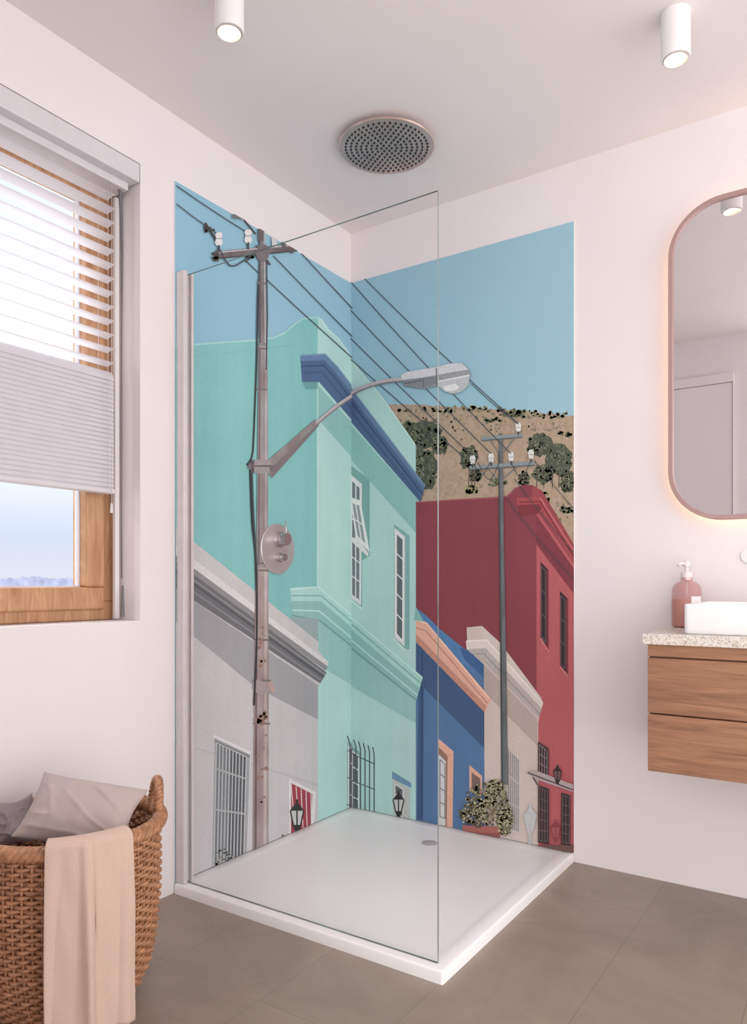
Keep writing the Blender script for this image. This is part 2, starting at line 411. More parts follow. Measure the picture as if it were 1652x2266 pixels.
m,nt,bb=newmat('print_sky'); bb.inputs['Roughness'].default_value=.45; bb.inputs['Specular IOR Level'].default_value=.25
tc=nt.nodes.new('ShaderNodeTexCoord'); sx=nt.nodes.new('ShaderNodeSeparateXYZ'); nt.links.new(tc.outputs['Object'],sx.inputs[0])
ad=nt.nodes.new('ShaderNodeMath'); ad.operation='ADD'; nt.links.new(sx.outputs['X'],ad.inputs[0]); nt.links.new(sx.outputs['Y'],ad.inputs[1])
mr=nt.nodes.new('ShaderNodeMapRange'); mr.inputs[1].default_value=-1; mr.inputs[2].default_value=1; nt.links.new(ad.outputs[0],mr.inputs[0])
rr=nt.nodes.new('ShaderNodeValToRGB'); rr.color_ramp.elements[0].color=lin((146,192,212)); rr.color_ramp.elements[1].color=lin((160,200,216))
nt.links.new(mr.outputs[0],rr.inputs[0]); nt.links.new(rr.outputs[0],bb.inputs['Base Color'])
pmkey[('sky','sky')]=0; pm.append(m)
layer[0]+=1; raw([(300,200),(1350,200),(1350,2050),(300,2050)],0)
# hill
hp=[(845,900)]+[(850+i*8.5,896+ (i/50)**1.6*26+random.uniform(-2.5,1.5)) for i in range(51)]+[(1275,1300),(900,1300)]
paint(hp,(192,168,148),'hill')
scatter([(1000,907,140,7),(1180,918,90,9)],170,(2,5),(140,134,106))
scatter([(930,925,60,14),(1060,940,80,20),(1220,945,50,16),(1000,960,40,20),(1010,1075,60,20)],110,(1.5,4),(168,148,124))
scatter([(1000,925,100,10),(1150,945,90,14),(1240,1140,24,40)],80,(1.5,3.5),(134,130,104))
TREES=[(905,955,26,22),(945,962,33,30),(975,985,16,20),(945,1040,24,44),(925,1015,14,34),(1038,1012,20,24),(1052,1050,14,12),(1195,985,30,24),(1235,1018,30,36),(1202,1050,20,20),(1256,1066,16,24),(1160,1058,10,12)]
layer[0]+=1; mi=pmat((84,92,74))
for a,b_,c_,d_ in TREES:
    layer[0]+=1; fan(blob(a,b_,c_,d_,18,.18),mi)
scatter(TREES,260,(3,7),(84,92,74)); scatter([(a,b_+8,c_*.85,d_*.7) for a,b_,c_,d_ in TREES],200,(2,5),(68,74,62)); scatter(TREES,330,(1.8,4),(106,112,88)); scatter([(a-3,b_-6,c_*.8,d_*.75) for a,b_,c_,d_ in TREES],240,(1.2,3),(130,134,104))
scatter([(1045,1085,14,12),(1205,1102,12,14)],80,(2,4.5),(158,164,106))
scatter([(1250,962,16,6),(1090,930,20,6),(1140,915,24,6),(1255,1128,16,8),(1100,1068,20,8)],90,(2,5),(104,110,86))
for x in (1040,1046,1053,1190,1204,1222,1238,1250): stroke([(x,1036),(x+random.uniform(-3,3),1080)],2,(96,84,74))
# --- red house
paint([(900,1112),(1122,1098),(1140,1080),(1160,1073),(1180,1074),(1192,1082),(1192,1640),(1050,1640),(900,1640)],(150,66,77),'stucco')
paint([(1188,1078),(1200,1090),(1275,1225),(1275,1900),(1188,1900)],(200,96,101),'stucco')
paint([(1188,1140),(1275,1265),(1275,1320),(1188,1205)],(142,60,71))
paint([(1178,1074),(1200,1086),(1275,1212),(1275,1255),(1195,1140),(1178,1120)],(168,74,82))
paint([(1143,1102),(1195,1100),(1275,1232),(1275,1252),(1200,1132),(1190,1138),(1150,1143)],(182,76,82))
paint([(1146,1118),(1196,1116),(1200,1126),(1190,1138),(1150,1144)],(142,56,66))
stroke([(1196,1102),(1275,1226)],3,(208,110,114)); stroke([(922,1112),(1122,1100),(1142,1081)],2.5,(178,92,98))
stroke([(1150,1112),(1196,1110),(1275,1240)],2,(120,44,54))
for q in ([(1197,1243),(1215,1262),(1215,1442),(1197,1412)],[(1240,1308),(1258,1326),(1258,1497),(1240,1474)]):
    paint(q,(60,46,52)); 
    paint([(q[1][0]-5,q[1][1]),q[1],q[2],(q[2][0]-5,q[2][1])],(134,58,68))
    grille([lerpq(q,.1,.05),lerpq(q,.6,.05),lerpq(q,.6,.95),lerpq(q,.1,.95)],1,3,1.6,(110,98,104))
    stroke([q[3],q[2]],4,(214,120,122))
# --- beige house
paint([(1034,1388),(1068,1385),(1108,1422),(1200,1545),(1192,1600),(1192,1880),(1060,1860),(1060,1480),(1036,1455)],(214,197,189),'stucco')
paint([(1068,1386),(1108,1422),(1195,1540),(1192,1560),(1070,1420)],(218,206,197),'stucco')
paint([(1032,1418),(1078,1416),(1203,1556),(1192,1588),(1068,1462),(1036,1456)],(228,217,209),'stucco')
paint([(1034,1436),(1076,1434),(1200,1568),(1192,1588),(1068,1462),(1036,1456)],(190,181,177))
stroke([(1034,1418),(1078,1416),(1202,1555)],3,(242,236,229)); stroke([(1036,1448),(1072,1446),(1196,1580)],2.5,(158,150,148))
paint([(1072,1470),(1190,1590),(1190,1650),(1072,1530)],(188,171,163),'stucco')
paint([(1122,1650),(1150,1680),(1150,1840),(1122,1830)],(150,140,138))
grille([(1124,1655),(1150,1680),(1150,1842),(1124,1832)],6,3,1.8,(206,200,196))
# --- blue house
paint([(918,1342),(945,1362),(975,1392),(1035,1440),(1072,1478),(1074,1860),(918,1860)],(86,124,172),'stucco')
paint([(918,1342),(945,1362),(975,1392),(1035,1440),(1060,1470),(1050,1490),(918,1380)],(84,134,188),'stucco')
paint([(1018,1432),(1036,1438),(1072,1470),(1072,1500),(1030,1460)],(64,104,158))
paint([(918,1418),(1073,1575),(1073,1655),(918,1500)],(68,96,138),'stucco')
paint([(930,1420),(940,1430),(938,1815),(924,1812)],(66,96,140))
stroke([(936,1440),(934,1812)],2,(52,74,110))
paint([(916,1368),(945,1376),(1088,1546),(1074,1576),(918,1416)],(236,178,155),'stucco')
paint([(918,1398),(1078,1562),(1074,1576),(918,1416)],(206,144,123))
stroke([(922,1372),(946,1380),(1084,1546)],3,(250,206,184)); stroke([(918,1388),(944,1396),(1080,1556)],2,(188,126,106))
paint([(970,1632),(1005,1662),(1003,1832),(970,1826)],(234,178,154))
paint([(972,1652),(992,1672),(990,1830),(972,1826)],(160,116,102))
paint([(972,1668),(988,1684),(987,1826),(972,1824)],(214,216,218)); grille([(975,1680),(986,1690),(986,1810),(975,1806)],1,4,2,(120,126,134))
paint([(1040,1692),(1068,1716),(1068,1760),(1040,1750)],(234,178,154)); paint([(1045,1708),(1064,1722),(1064,1760),(1045,1752)],(130,106,100))
# --- mint house
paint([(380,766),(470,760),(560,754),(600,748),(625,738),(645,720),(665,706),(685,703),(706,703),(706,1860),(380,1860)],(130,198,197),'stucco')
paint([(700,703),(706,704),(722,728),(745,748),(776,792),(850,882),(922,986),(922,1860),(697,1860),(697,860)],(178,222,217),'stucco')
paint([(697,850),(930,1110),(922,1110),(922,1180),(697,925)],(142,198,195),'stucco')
stroke([(385,766),(470,760),(560,754),(600,748),(625,738),(645,720),(665,706),(703,703)],4,(164,216,212))
stroke([(706,706),(722,730),(745,750),(776,794),(850,884),(920,984)],3,(200,234,230)); stroke([(699,860),(699,1296)],2,(190,230,226))
stroke([(385,790),(560,776),(640,764)],1.6,(122,188,188))
paint([(660,786),(716,783),(744,812),(943,1074),(932,1112),(702,846),(664,846)],(80,108,148),'stucco')
paint([(660,786),(716,783),(744,812),(943,1074),(940,1084),(742,830),(714,798),(660,800)],(100,132,172),'stucco')
stroke([(662,812),(712,809),(738,838),(938,1096)],3,(60,84,120))
stroke([(664,826),(708,824),(730,850),(934,1106)],5,(70,98,136))
stroke([(660,788),(716,785),(744,814),(942,1075)],2,(128,158,192))
paint([(664,846),(700,846),(697,862),(672,862)],(106,164,162))
paint([(775,1028),(820,1062),(820,1230),(803,1240),(803,1345),(775,1325)],(126,180,176),'stucco')
q=[(776,1048),(803,1072),(801,1340),(776,1322)]
paint(q,(226,230,230)); q2=[(780,1062),(799,1080),(798,1330),(780,1316)]; paint(q2,(120,132,138)); grille(q2,2,6,2.4,(232,236,236))
q=[(776,1100),(800,1108),(820,1222),(790,1192)]; paint(q,(236,238,238)); q=[(780,1112),(798,1118),(812,1206),(792,1186)]; paint(q,(150,162,166)); grille(q,2,2,2.5,(238,240,240))
paint([(772,1190),(790,1190),(818,1224),(816,1232),(786,1204)],(230,232,232))
stroke([(775,1325),(803,1347)],4,(204,238,234))
paint([(874,1160),(908,1186),(908,1436),(898,1436),(874,1412)],(128,184,180),'stucco')
q=[(875,1168),(898,1188),(897,1430),(875,1410)]; paint(q,(226,230,230)); q=[(879,1180),(894,1194),(893,1418),(879,1402)]; paint(q,(100,112,118)); grille(q,1,5,2.6,(232,236,236)); 
stroke([(872,1412),(898,1438)],4,(204,238,234))
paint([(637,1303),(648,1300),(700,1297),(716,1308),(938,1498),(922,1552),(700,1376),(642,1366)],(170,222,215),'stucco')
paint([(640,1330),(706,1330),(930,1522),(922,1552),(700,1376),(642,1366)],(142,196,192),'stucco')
stroke([(640,1318),(706,1318),(934,1512)],3,(130,184,180)); stroke([(642,1350),(702,1352),(926,1538)],3,(186,230,224)); stroke([(638,1304),(700,1299),(936,1499)],3,(200,236,231))
stroke([(642,1362),(702,1372),(922,1548)],2.5,(108,160,158))
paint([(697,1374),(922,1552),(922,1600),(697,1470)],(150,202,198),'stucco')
paint([(640,1366),(700,1368),(700,1450),(655,1400)],(152,174,176))
paint([(918,1372),(940,1376),(922,1342)],(134,192,188))
q=[(765,1640),(800,1664),(800,1815),(765,1800)]; paint(q,(130,182,178)); q=[(767,1650),(796,1672),(796,1800),(767,1792)]; paint(q,(102,114,118)); grille(q,2,4,3,(222,228,228))
for i in range(7):
    x=770+i*10; stroke([(x-6+i*.5,1628+i*4),(x,1644+i*4),(x,1798)],2.2,(80,94,98),newlayer=(i==0))
for t in (0,.5,1): stroke([(764,1660+t*120),(832,1690+t*112)],2,(80,94,98))
paint([(870,1706),(912,1732),(912,1742),(870,1722)],(108,150,184))
paint([(872,1722),(908,1744),(908,1812),(872,1800)],(190,196,192)); paint([(876,1734),(894,1746),(893,1806),(876,1798)],(100,110,114)); grille([(876,1734),(894,1746),(893,1806),(876,1798)],1,3,2,(220,224,224))
lantern(884,1748,60)
# --- gray house
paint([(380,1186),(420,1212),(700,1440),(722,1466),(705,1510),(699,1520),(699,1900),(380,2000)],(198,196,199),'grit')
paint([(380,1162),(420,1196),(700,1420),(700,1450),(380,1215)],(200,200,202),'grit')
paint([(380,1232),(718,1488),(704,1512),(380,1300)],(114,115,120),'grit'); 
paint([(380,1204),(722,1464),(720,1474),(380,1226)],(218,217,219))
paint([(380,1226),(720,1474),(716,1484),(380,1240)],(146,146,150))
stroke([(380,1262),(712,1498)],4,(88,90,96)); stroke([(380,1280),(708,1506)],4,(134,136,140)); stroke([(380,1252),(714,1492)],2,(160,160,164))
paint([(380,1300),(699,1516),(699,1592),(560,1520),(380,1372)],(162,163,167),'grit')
stroke([(380,1640),(470,1668)],5,(188,187,190)); stroke([(550,1690),(699,1736)],5,(188,187,190))
q=[(470,1628),(548,1666),(540,1900),(464,1925)]; paint(q,(160,162,166)); q=[(474,1642),(540,1674),(534,1900),(468,1920)]; paint(q,(88,92,98)); 
paint([(474,1642),(506,1658),(500,1910),(468,1920)],(118,124,130))
grille([(474,1642),(540,1674),(534,1900),(468,1920)],9,1,2.6,(186,190,192)); stroke([(472,1700),(538,1722)],4,(170,174,176)); stroke([(470,1790),(536,1800)],4,(170,174,176))
stroke([(468,1628),(549,1666)],6,(218,218,220)); stroke([(470,1638),(547,1674)],2.5,(110,112,116))
scatter([(490,1900,20,22)],40,(2,4),(92,98,94)); scatter([(490,1902,20,20)],40,(1.5,3.5),(160,164,160))
q=[(634,1722),(694,1752),(690,1830),(634,1850)]; paint(q,(222,220,222)); q=[(639,1732),(686,1756),(683,1830),(639,1844)]; paint(q,(168,60,74)); 
for i in range(5): stroke([(639+i*11,1734+i*5),(648+i*9,1842)],2,(226,214,214),newlayer=(i==0))
lantern(652,1768,74)
stroke([(640,1850),(652,1838)],3,(60,60,60))
scatter([(628,1852,10,8)],10,(2,4),(110,120,80))
# --- second pole
stroke([(1110,960),(1112,1200),(1116,1480),(1119,1735)],[9,10,13,14],(120,130,136),'rust')
stroke([(1106,1000),(1108,1200),(1111,1480),(1113,1735)],[3,3,4,4],(72,80,86))
stroke([(1068,972),(1158,964)],9,(140,152,156)); stroke([(1041,1036),(1185,1026)],9,(140,152,156))
stroke([(1068,976),(1158,968)],2,(92,102,106)); stroke([(1041,1040),(1185,1030)],2,(92,102,106))
stroke([(1078,1034),(1108,1066),(1150,1030)],2.5,(114,122,124)); stroke([(1085,972),(1110,1010),(1142,968)],2.5,(114,122,124))
for x,yv in ((1048,1020),(1089,1016),(1133,1013),(1177,1008),(1149,948)):
    stroke([(x,yv-12),(x,yv-6),(x,yv),(x,yv+8)],[8,13,12,9],(226,226,222)); stroke([(x,yv+8),(x,yv+16)],3,(70,72,72)); stroke([(x-5,yv-1),(x+5,yv-1)],2,(170,170,168))
# --- wires
W=(76,84,90)
def wire(p,w=1.9,sag=6):
    if len(p)==2:
        a,b_=p; p=[(a[0]+(b_[0]-a[0])*t/12,a[1]+(b_[1]-a[1])*t/12+sag*4*(t/12)*(1-t/12)) for t in range(13)]
        stroke(p,w,W)
    else: stroke(smoothpts(p,6),w,W)
wire([(385,413),(545,518)],2,2); wire([(385,453),(478,520)],2,2); wire([(540,580),(576,614)],2,0)
wire([(600,568),(1048,1010)]); wire([(660,560),(1089,1005)]); wire([(576,612),(1045,1025)])
wire([(776,622),(1133,1005)]); wire([(806,615),(1149,938)]); wire([(1045,850),(1149,940)],1.6,3)
wire([(1120,1100),(1275,1285)],1.5); wire([(1185,1020),(1275,1130)],1.5,3); wire([(1140,1060),(1275,1228)],1.5,3)
for x0,x1,d_ in ((1048,1089,1052),(1060,1110,1062),(1133,1177,1058)): wire([(x0,1024),((x0+x1)/2,d_),(x1,1020)],1.5)
stroke(smoothpts([(540,1030),(552,1010),(556,960),(562,800),(566,640),(578,560)],6),3.2,(62,60,64))
# --- main pole
stroke([(574,505),(575,640),(576,770)],[13,15,17],(142,134,136),'rust')
stroke([(576,766),(576,900),(575,1100),(574,1262)],[20,22,24,26],(164,156,158),'rust')
stroke([(574,1256),(573,1400),(572,1700),(571,1900)],[28,31,34,35],(184,170,170),'rust')
stroke([(583,770),(583,1000),(582,1250)],5,(190,184,188),'rust'); stroke([(582,1262),(582,1500),(580,1900)],6,(208,198,200),'rust')
stroke([(569,770),(568,1000),(566,1250)],4,(120,110,112)); stroke([(563,1262),(561,1500),(559,1900)],5,(134,118,120),'rust')
stroke([(579,515),(581,760)],3,(182,178,182)); stroke([(569,515),(570,760)],3,(98,92,96))
stroke([(584,575),(586,700),(583,820)],2.5,(74,68,72))
for yv,wv in ((628,20),(772,20),(862,24),(1246,28),(1262,30),(1415,36),(1505,40),(1600,38)): stroke([(573-wv/2,yv),(573+wv/2,yv+1)],4,(124,114,116))
paint(blob(572,1520,20,16,10,.2),(166,152,154)); stroke([(592,1508),(598,1532)],8,(190,160,150))
scatter([(572,1430,12,50),(572,1590,12,20),(574,1700,12,120)],50,(1.5,5),(156,120,108))
stroke(smoothpts([(548,1040),(552,1150),(560,1240),(562,1400),(556,1560)],6),4.2,(62,60,64)); wire([(552,1045),(556,1150),(563,1260)],2.6)
# crossarm
stroke([(470,566),(655,548)],15,(130,122,126),'rust'); stroke([(470,561),(655,543)],3.5,(184,180,184)); stroke([(470,574),(655,556)],3,(84,78,82))
stroke([(474,580),(474,556)],8,(100,92,96)); stroke([(640,546),(640,562)],6,(100,92,96))
stroke([(448,495),(470,530),(478,545)],4,(74,66,68)); scatter([(456,505,12,12),(470,570,8,8),(545,575,10,8)],24,(2,5),(80,70,70))
stroke([(508,480),(530,484)],9,(120,122,128)); stroke([(530,484),(560,520)],3,(70,66,70))
for x,yv in ((478,530),(543,524)):
    stroke([(x,yv-14),(x,yv-8),(x,yv-2),(x,yv+10),(x,yv+16)],[10,17,12,18,10],(228,226,226)); stroke([(x,yv+14),(x,yv+30)],4,(80,76,80)); stroke([(x-7,yv),(x+7,yv)],2.5,(176,172,174))
stroke([(571,508),(571,535)],12,(108,100,102)); stroke([(600,528),(602,548)],12,(210,208,210)); stroke([(622,536),(622,550)],9,(106,98,102))
wire(smoothpts([(478,550),(505,590),(545,570),(573,545)],3),3)
stroke([(560,545),(592,588)],4,(90,84,88)); paint(blob(575,560,16,20,10,.2),(122,114,118)); 
# lamp arm
paint([(588,1018),(690,930),(702,934),(700,942),(596,1058),(590,1050)],(162,154,156),'rust'); paint([(590,1040),(696,940),(700,942),(596,1058)],(128,118,122))
stroke(smoothpts([(694,938),(745,896),(800,862),(850,846),(893,841)],6),9,(190,182,186)); stroke(smoothpts([(694,941),(745,900),(800,866),(850,850),(893,845)],6),3,(136,128,134))
stroke([(543,1032),(600,1036)],12,(122,112,116)); paint([(556,1018),(590,1018),(590,1048),(556,1048)],(162,152,156)); stroke([(552,1018),(552,1046)],6,(100,92,96)); stroke([(556,1032),(592,1032)],3,(90,84,88))
# lamp head
paint([(890,832),(905,824),(968,814),(1000,806),(1024,805),(1042,822),(1044,834),(1030,848),(985,852),(940,862),(896,856)],(158,160,168))
paint([(890,832),(905,824),(968,814),(1000,806),(1024,805),(1040,820),(1010,824),(968,832),(930,838),(893,842)],(212,214,220))
paint([(893,844),(938,838),(968,834),(968,852),(940,861),(896,856)],(134,138,146))
paint([(972,846),(1042,832),(1040,852),(1026,868),(1006,873),(986,868),(974,856)],(192,198,202)); paint([(984,856),(1010,850),(1020,860),(1004,868),(988,866)],(230,232,232))
stroke([(972,846),(1042,832)],3.5,(226,228,232)); stroke([(968,816),(970,856)],2.5,(110,114,122)); stroke([(898,850),(936,844)],2,(90,94,102)); stroke([(940,840),(940,858)],2,(100,104,112))
# door area, right edge
paint([(1193,1640),(1216,1656),(1216,1722),(1193,1712)],(60,48,52)); grille([(1196,1646),(1213,1660),(1213,1716),(1196,1708)],3,3,1.6,(156,134,136))
paint([(1193,1736),(1217,1744),(1217,1866),(1193,1862)],(60,50,54)); paint([(1244,1752),(1264,1758),(1264,1868),(1244,1866)],(60,50,54))
grille([(1196,1742),(1214,1748),(1214,1860),(1196,1858)],3,5,1.6,(120,94,96)); grille([(1247,1758),(1262,1762),(1262,1864),(1247,1862)],2,5,1.6,(120,94,96))
paint([(1170,1706),(1190,1704),(1275,1736),(1275,1752),(1186,1722)],(182,168,166)); stroke([(1170,1708),(1275,1748)],3,(100,82,84)); stroke([(1182,1718),(1197,1742)],3,(100,82,84))
lantern(1236,1690,44,(60,50,52),(120,90,94)); lantern(1232,1812,50,(150,66,74),(176,90,96))
paint([(1180,1868),(1275,1868),(1275,1910),(1180,1900)],(118,84,80))
# bush + pot
paint([(1030,1828),(1112,1830),(1104,1880),(1044,1880)],(158,88,84)); paint([(1026,1824),(1116,1828),(1114,1842),(1028,1838)],(182,102,94))
br=[(1060,1830),(1050,1790),(1036,1750)],[(1062,1830),(1075,1780),(1090,1735)],[(1064,1830),(1095,1790),(1125,1760)],[(1058,1828),(1034,1810),(1018,1790)]
for q in br: stroke(smoothpts(list(q),5),3.5,(106,92,76))
REG=[(1070,1765,36,32),(1095,1790,38,36),(1050,1800,30,24),(1100,1745,22,20),(1120,1815,18,30)]
scatter(REG,240,(2.5,5),(96,94,72)); scatter(REG,280,(2,4),(150,142,104)); scatter(REG,180,(1.5,3),(188,180,146))
lantern(1176,1778,66,(196,198,202)); stroke([(1176,1836),(1174,1880)],6,(190,192,196))

def mkpanel(P,name,box,label):
    bm=boxes(name+'_tmp',[box],[M_white]); me=bm.data
    base=len(P.v); vs=[v.co.copy() for v in me.vertices]; fs=[tuple(i+base for i in p.vertices) for p in me.polygons]
    mats=pm+[M_white]
    o=obj(name,P.v+[tuple(v) for v in vs],P.f+fs,mats,fm=P.m+[len(pm)]*len(fs))
    bpy.data.objects.remove(bm); 
    o['label']=label; o['category']="wall panel"; o['group']="printed shower wall panels"
    return o
lab="shower wall panel printed with a photo of colourful houses, "
mkpanel(LP,'shower_wall_panel',(0.0005,-1.0,CORNER_Z0,.006,-.0005,TOPZ),lab+"mint house and utility pole")
mkpanel(RP,'shower_wall_panel',(.0065,-.006,CORNER_Z0,1.004,-.0005,TOPZ),lab+"red house and hillside")

# ---------------------------------------------------------------- shower tray
rings=[(.5,0,.006),(.5,.028,.006),(.4985,.0325,.006),(.494,.0345,.008),(.462,.0345,.012),(.456,.0340,.016),(.445,.0318,.02),(.436,.0308,.024),(.2,.0292,.05),(.02,.0290,.01)]
vs=[];fs=[];K=6
def rsq(h,r,z,cx=.502,cy=-.502):
    out=[]
    for qd in range(4):
        sx_,sy_=((1,1),(-1,1),(-1,-1),(1,-1))[qd]
        for k in range(K):
            a=math.pi/2*qd+math.pi/2*k/(K-1); out.append((cx+sx_*(h-r)+r*math.cos(a),cy+sy_*(h-r)+r*math.sin(a),z))
    return out
n=4*K
for h,z,r in rings: vs+=rsq(h,r,z)
for k in range(len(rings)-1):
    for i in range(n): fs.append((k*n+i,k*n+(i+1)%n,(k+1)*n+(i+1)%n,(k+1)*n+i))
fs.append(tuple(range((len(rings)-1)*n,len(rings)*n)))
tr=obj('tray_body',vs,fs,M_tray,smooth=True); md=tr.modifiers.new('es','EDGE_SPLIT'); md.split_angle=math.radians(50)
T=empty('shower_tray',(.5,-.5,0),label="low square white acrylic shower tray in the corner",category="shower tray")
dr=lathe('drain_cover',[(0,.002),(.027,.002),(.031,.001),(.031,-.004)],(.51,-.2,.0300),'z',mat('drain_metal',(200,194,196),.45,metal=.2,var=.01),48)
adopt(T,tr,dr)

# ---------------------------------------------------------------- shower screen
SC=empty('shower_screen',(.5,-.97,.035),label="frameless clear glass shower screen on an aluminium wall profile",category="shower screen")
GX=.972
g=boxes('glass_panel',[(.03,-.974,.036,GX,-.968,2.035)],[M_glass,M_gedge])
for p in g.data.polygons:
    if abs(p.normal.y)<.5: p.material_index=1
pf=boxes('wall_profile',[(.0062,-.996,.036,.030,-.952,2.042),(.030,-.996,.036,.043,-.979,2.042),(.030,-.963,.036,.043,-.952,2.042)],M_alu,.0015)
adopt(SC,g,pf)

# ---------------------------------------------------------------- rain shower
SH=empty('rain_shower',(.5,-.485,CH),label="large round chrome rain shower mounted on the ceiling",category="shower")
M_shp=mat('shower_chrome',(206,182,174),.24,metal=.6,c2=(176,158,152),scale=5,detail=2,stretch=(3,.6,1))
pt=lathe('shower_plate',[(0,-.0005),(.09,-.0005),(.095,-.006),(.155,-.012),(.1655,-.016),(.167,-.020),(.164,-.0235),(.158,-.0245),(0,-.0245)],(.5,-.485,CH),'z',M_shp,96)
vs=[];fs=[]
zb=CH-.0245
for k in range(0,9):
    nn=max(1,int(6.0*k)); rr_=k*.0178
    for i in range(nn):
        a=2*math.pi*(i+.5*(k%2))/nn; cx=.5+rr_*math.cos(a); cy=-.485+rr_*math.sin(a); b0=len(vs)
        for j in range(12):
            t=2*math.pi*j/12; q=(1,.62,.62,1,.62,.62)[j%6]
            lx,ly=math.cos(t)*.0048*q,math.sin(t)*.0098*q
            vs.append((cx+R[0]*lx+FW[0]*ly,cy+R[1]*lx+FW[1]*ly,zb-.0009))
        for j in range(12):
            x_,y_,_=vs[b0+j]; vs.append((x_,y_,zb+.0002))
        for j in range(12): fs.append((b0+j,b0+(j+1)%12,b0+12+(j+1)%12,b0+12+j))
        fs.append(tuple(b0+j for j in range(12)))
nz_=obj('nozzles',vs,fs,M_dark); nz_['kind']='stuff'
adopt(SH,pt,nz_)

# ---------------------------------------------------------------- valve
VY,VZ=-.502,1.151
V=empty('shower_valve',(.0065+.012,VY,VZ),label="round chrome concealed shower mixer valve with two knobs",category="shower valve")
v1=lathe('valve_plate',[(0,.018),(.02,.018),(.094,.018),(.0965,.016),(.097,.0)],(0,VY,VZ),'x',M_plate,96)
M_knob=mat('knob_chrome',(196,190,192),.22,metal=.8,var=.01)
v2=lathe('temperature_knob',[(.03,.017),(.031,.03),(.024,.031),(.024,.06),(.0225,.064),(0,.064)],(0,VY,VZ+.036),'x',M_knob,48)
v3=lathe('diverter_knob',[(.018,.017),(.0185,.028),(.014,.029),(.014,.05),(.013,.053),(0,.053)],(0,VY,VZ-.033),'x',M_knob,40)
v4=tubes('lever',[([(.056,VY-.0,VZ+.036),(.056,VY-.0,VZ+.105)],.0032)],M_plate,12)
v5=tubes('lever',[([(.046,VY,VZ-.033),(.046,VY-.028,VZ-.033)],.0028)],M_plate,12)
adopt(V,v1,v2,v3,v4,v5)

# ---------------------------------------------------------------- ceiling spots
M_refl=mat('lamp_reflector',(214,206,200),.3,metal=.5,var=.01)
def spot(x,y,first=None):
    E=empty('ceiling_spotlight',(x,y,CH),label="white cylindrical ceiling spotlight, switched on",category="spotlight",group="cylinder ceiling spotlights")
    if first is None:
        h=lathe('lamp_housing',[(0,0),(.038,0),(.038,-.120),(.037,-.124),(.034,-.124),(.034,-.1),(.0,-.1)],(x,y,CH),'z',M_white,48)
        r=lathe('lamp_ring',[(.034,-.114),(.0335,-.1245),(.030,-.126),(.0265,-.122),(.021,-.113),(.014,-.107)],(x,y,CH),'z',M_refl,48)
        bl=lathe('lamp_bulb',[(0,-.120),(.007,-.1195),(.0115,-.115),(.013,-.107),(0,-.1035)],(x,y,CH),'z',M_bulb,32)
        adopt(E,h,r,bl); return E,(h,r,bl)
    for k in first[1]:
        c=k.copy(); S.collection.objects.link(c); c.parent=E; c.matrix_parent_inverse=k.matrix_parent_inverse.copy()
    return E,None
sp1=spot(1.463,-.534)
sp2=spot(.528,-1.277,sp1)

# ---------------------------------------------------------------- mirror
MX0,MX1,MZ0,MZ1,MR=1.340,1.96,1.2246,2.273,.168
def rrect(ins,y,seg=14):
    r=max(MR-ins,.01); x0,x1,z0,z1=MX0+ins,MX1-ins,MZ0+ins,MZ1-ins; out=[]
    for qd,(cx,cz) in enumerate(((x1-r,z1-r),(x0+r,z1-r),(x0+r,z0+r),(x1-r,z0+r))):
        for k in range(seg):
            a=math.pi/2*(qd+k/(seg-1)); out.append((cx+r*math.cos(a),y,cz+r*math.sin(a)))
    return out
def band(name,loops,m,capends=False):
    n=len(loops[0]); vs=[p for l in loops for p in l]; fs=[]
    for k in range(len(loops)-1):
        for i in range(n): fs.append((k*n+i,k*n+(i+1)%n,(k+1)*n+(i+1)%n,(k+1)*n+i))
    if capends: fs.append(tuple(range(n))); fs.append(tuple(range((len(loops)-1)*n,len(loops)*n)))
    return recalc(obj(name,vs,fs,m))
MI=empty('wall_mirror',(1.65,0,1.22),label="tall rounded wall mirror with rose frame and warm backlight",category="mirror")
mf=band('mirror_frame',[rrect(.018,-.022),rrect(0,-.022),rrect(0,-.050),rrect(.0015,-.0515),rrect(.0135,-.0515),rrect(.015,-.050),rrect(.015,-.040),rrect(.018,-.022)],M_copper)
mg=obj('mirror_glass',rrect(.015,-.0425),[tuple(range(56))[::-1]],M_mirror); recalc(mg)
if mg.data.polygons[0].normal.y>0: mg.data.flip_normals()
mb=band('mirror_back',[rrect(.019,-.022),rrect(.019,-.038)],M_white,True)
ml=band('light_strip',[rrect(.022,-.004),rrect(.022,-.0215)],M_strip)
mw=band('mirror_mount',[rrect(.05,-.0005),rrect(.05,-.0215)],M_white,True)
adopt(MI,mf,mg,mb,ml,mw)

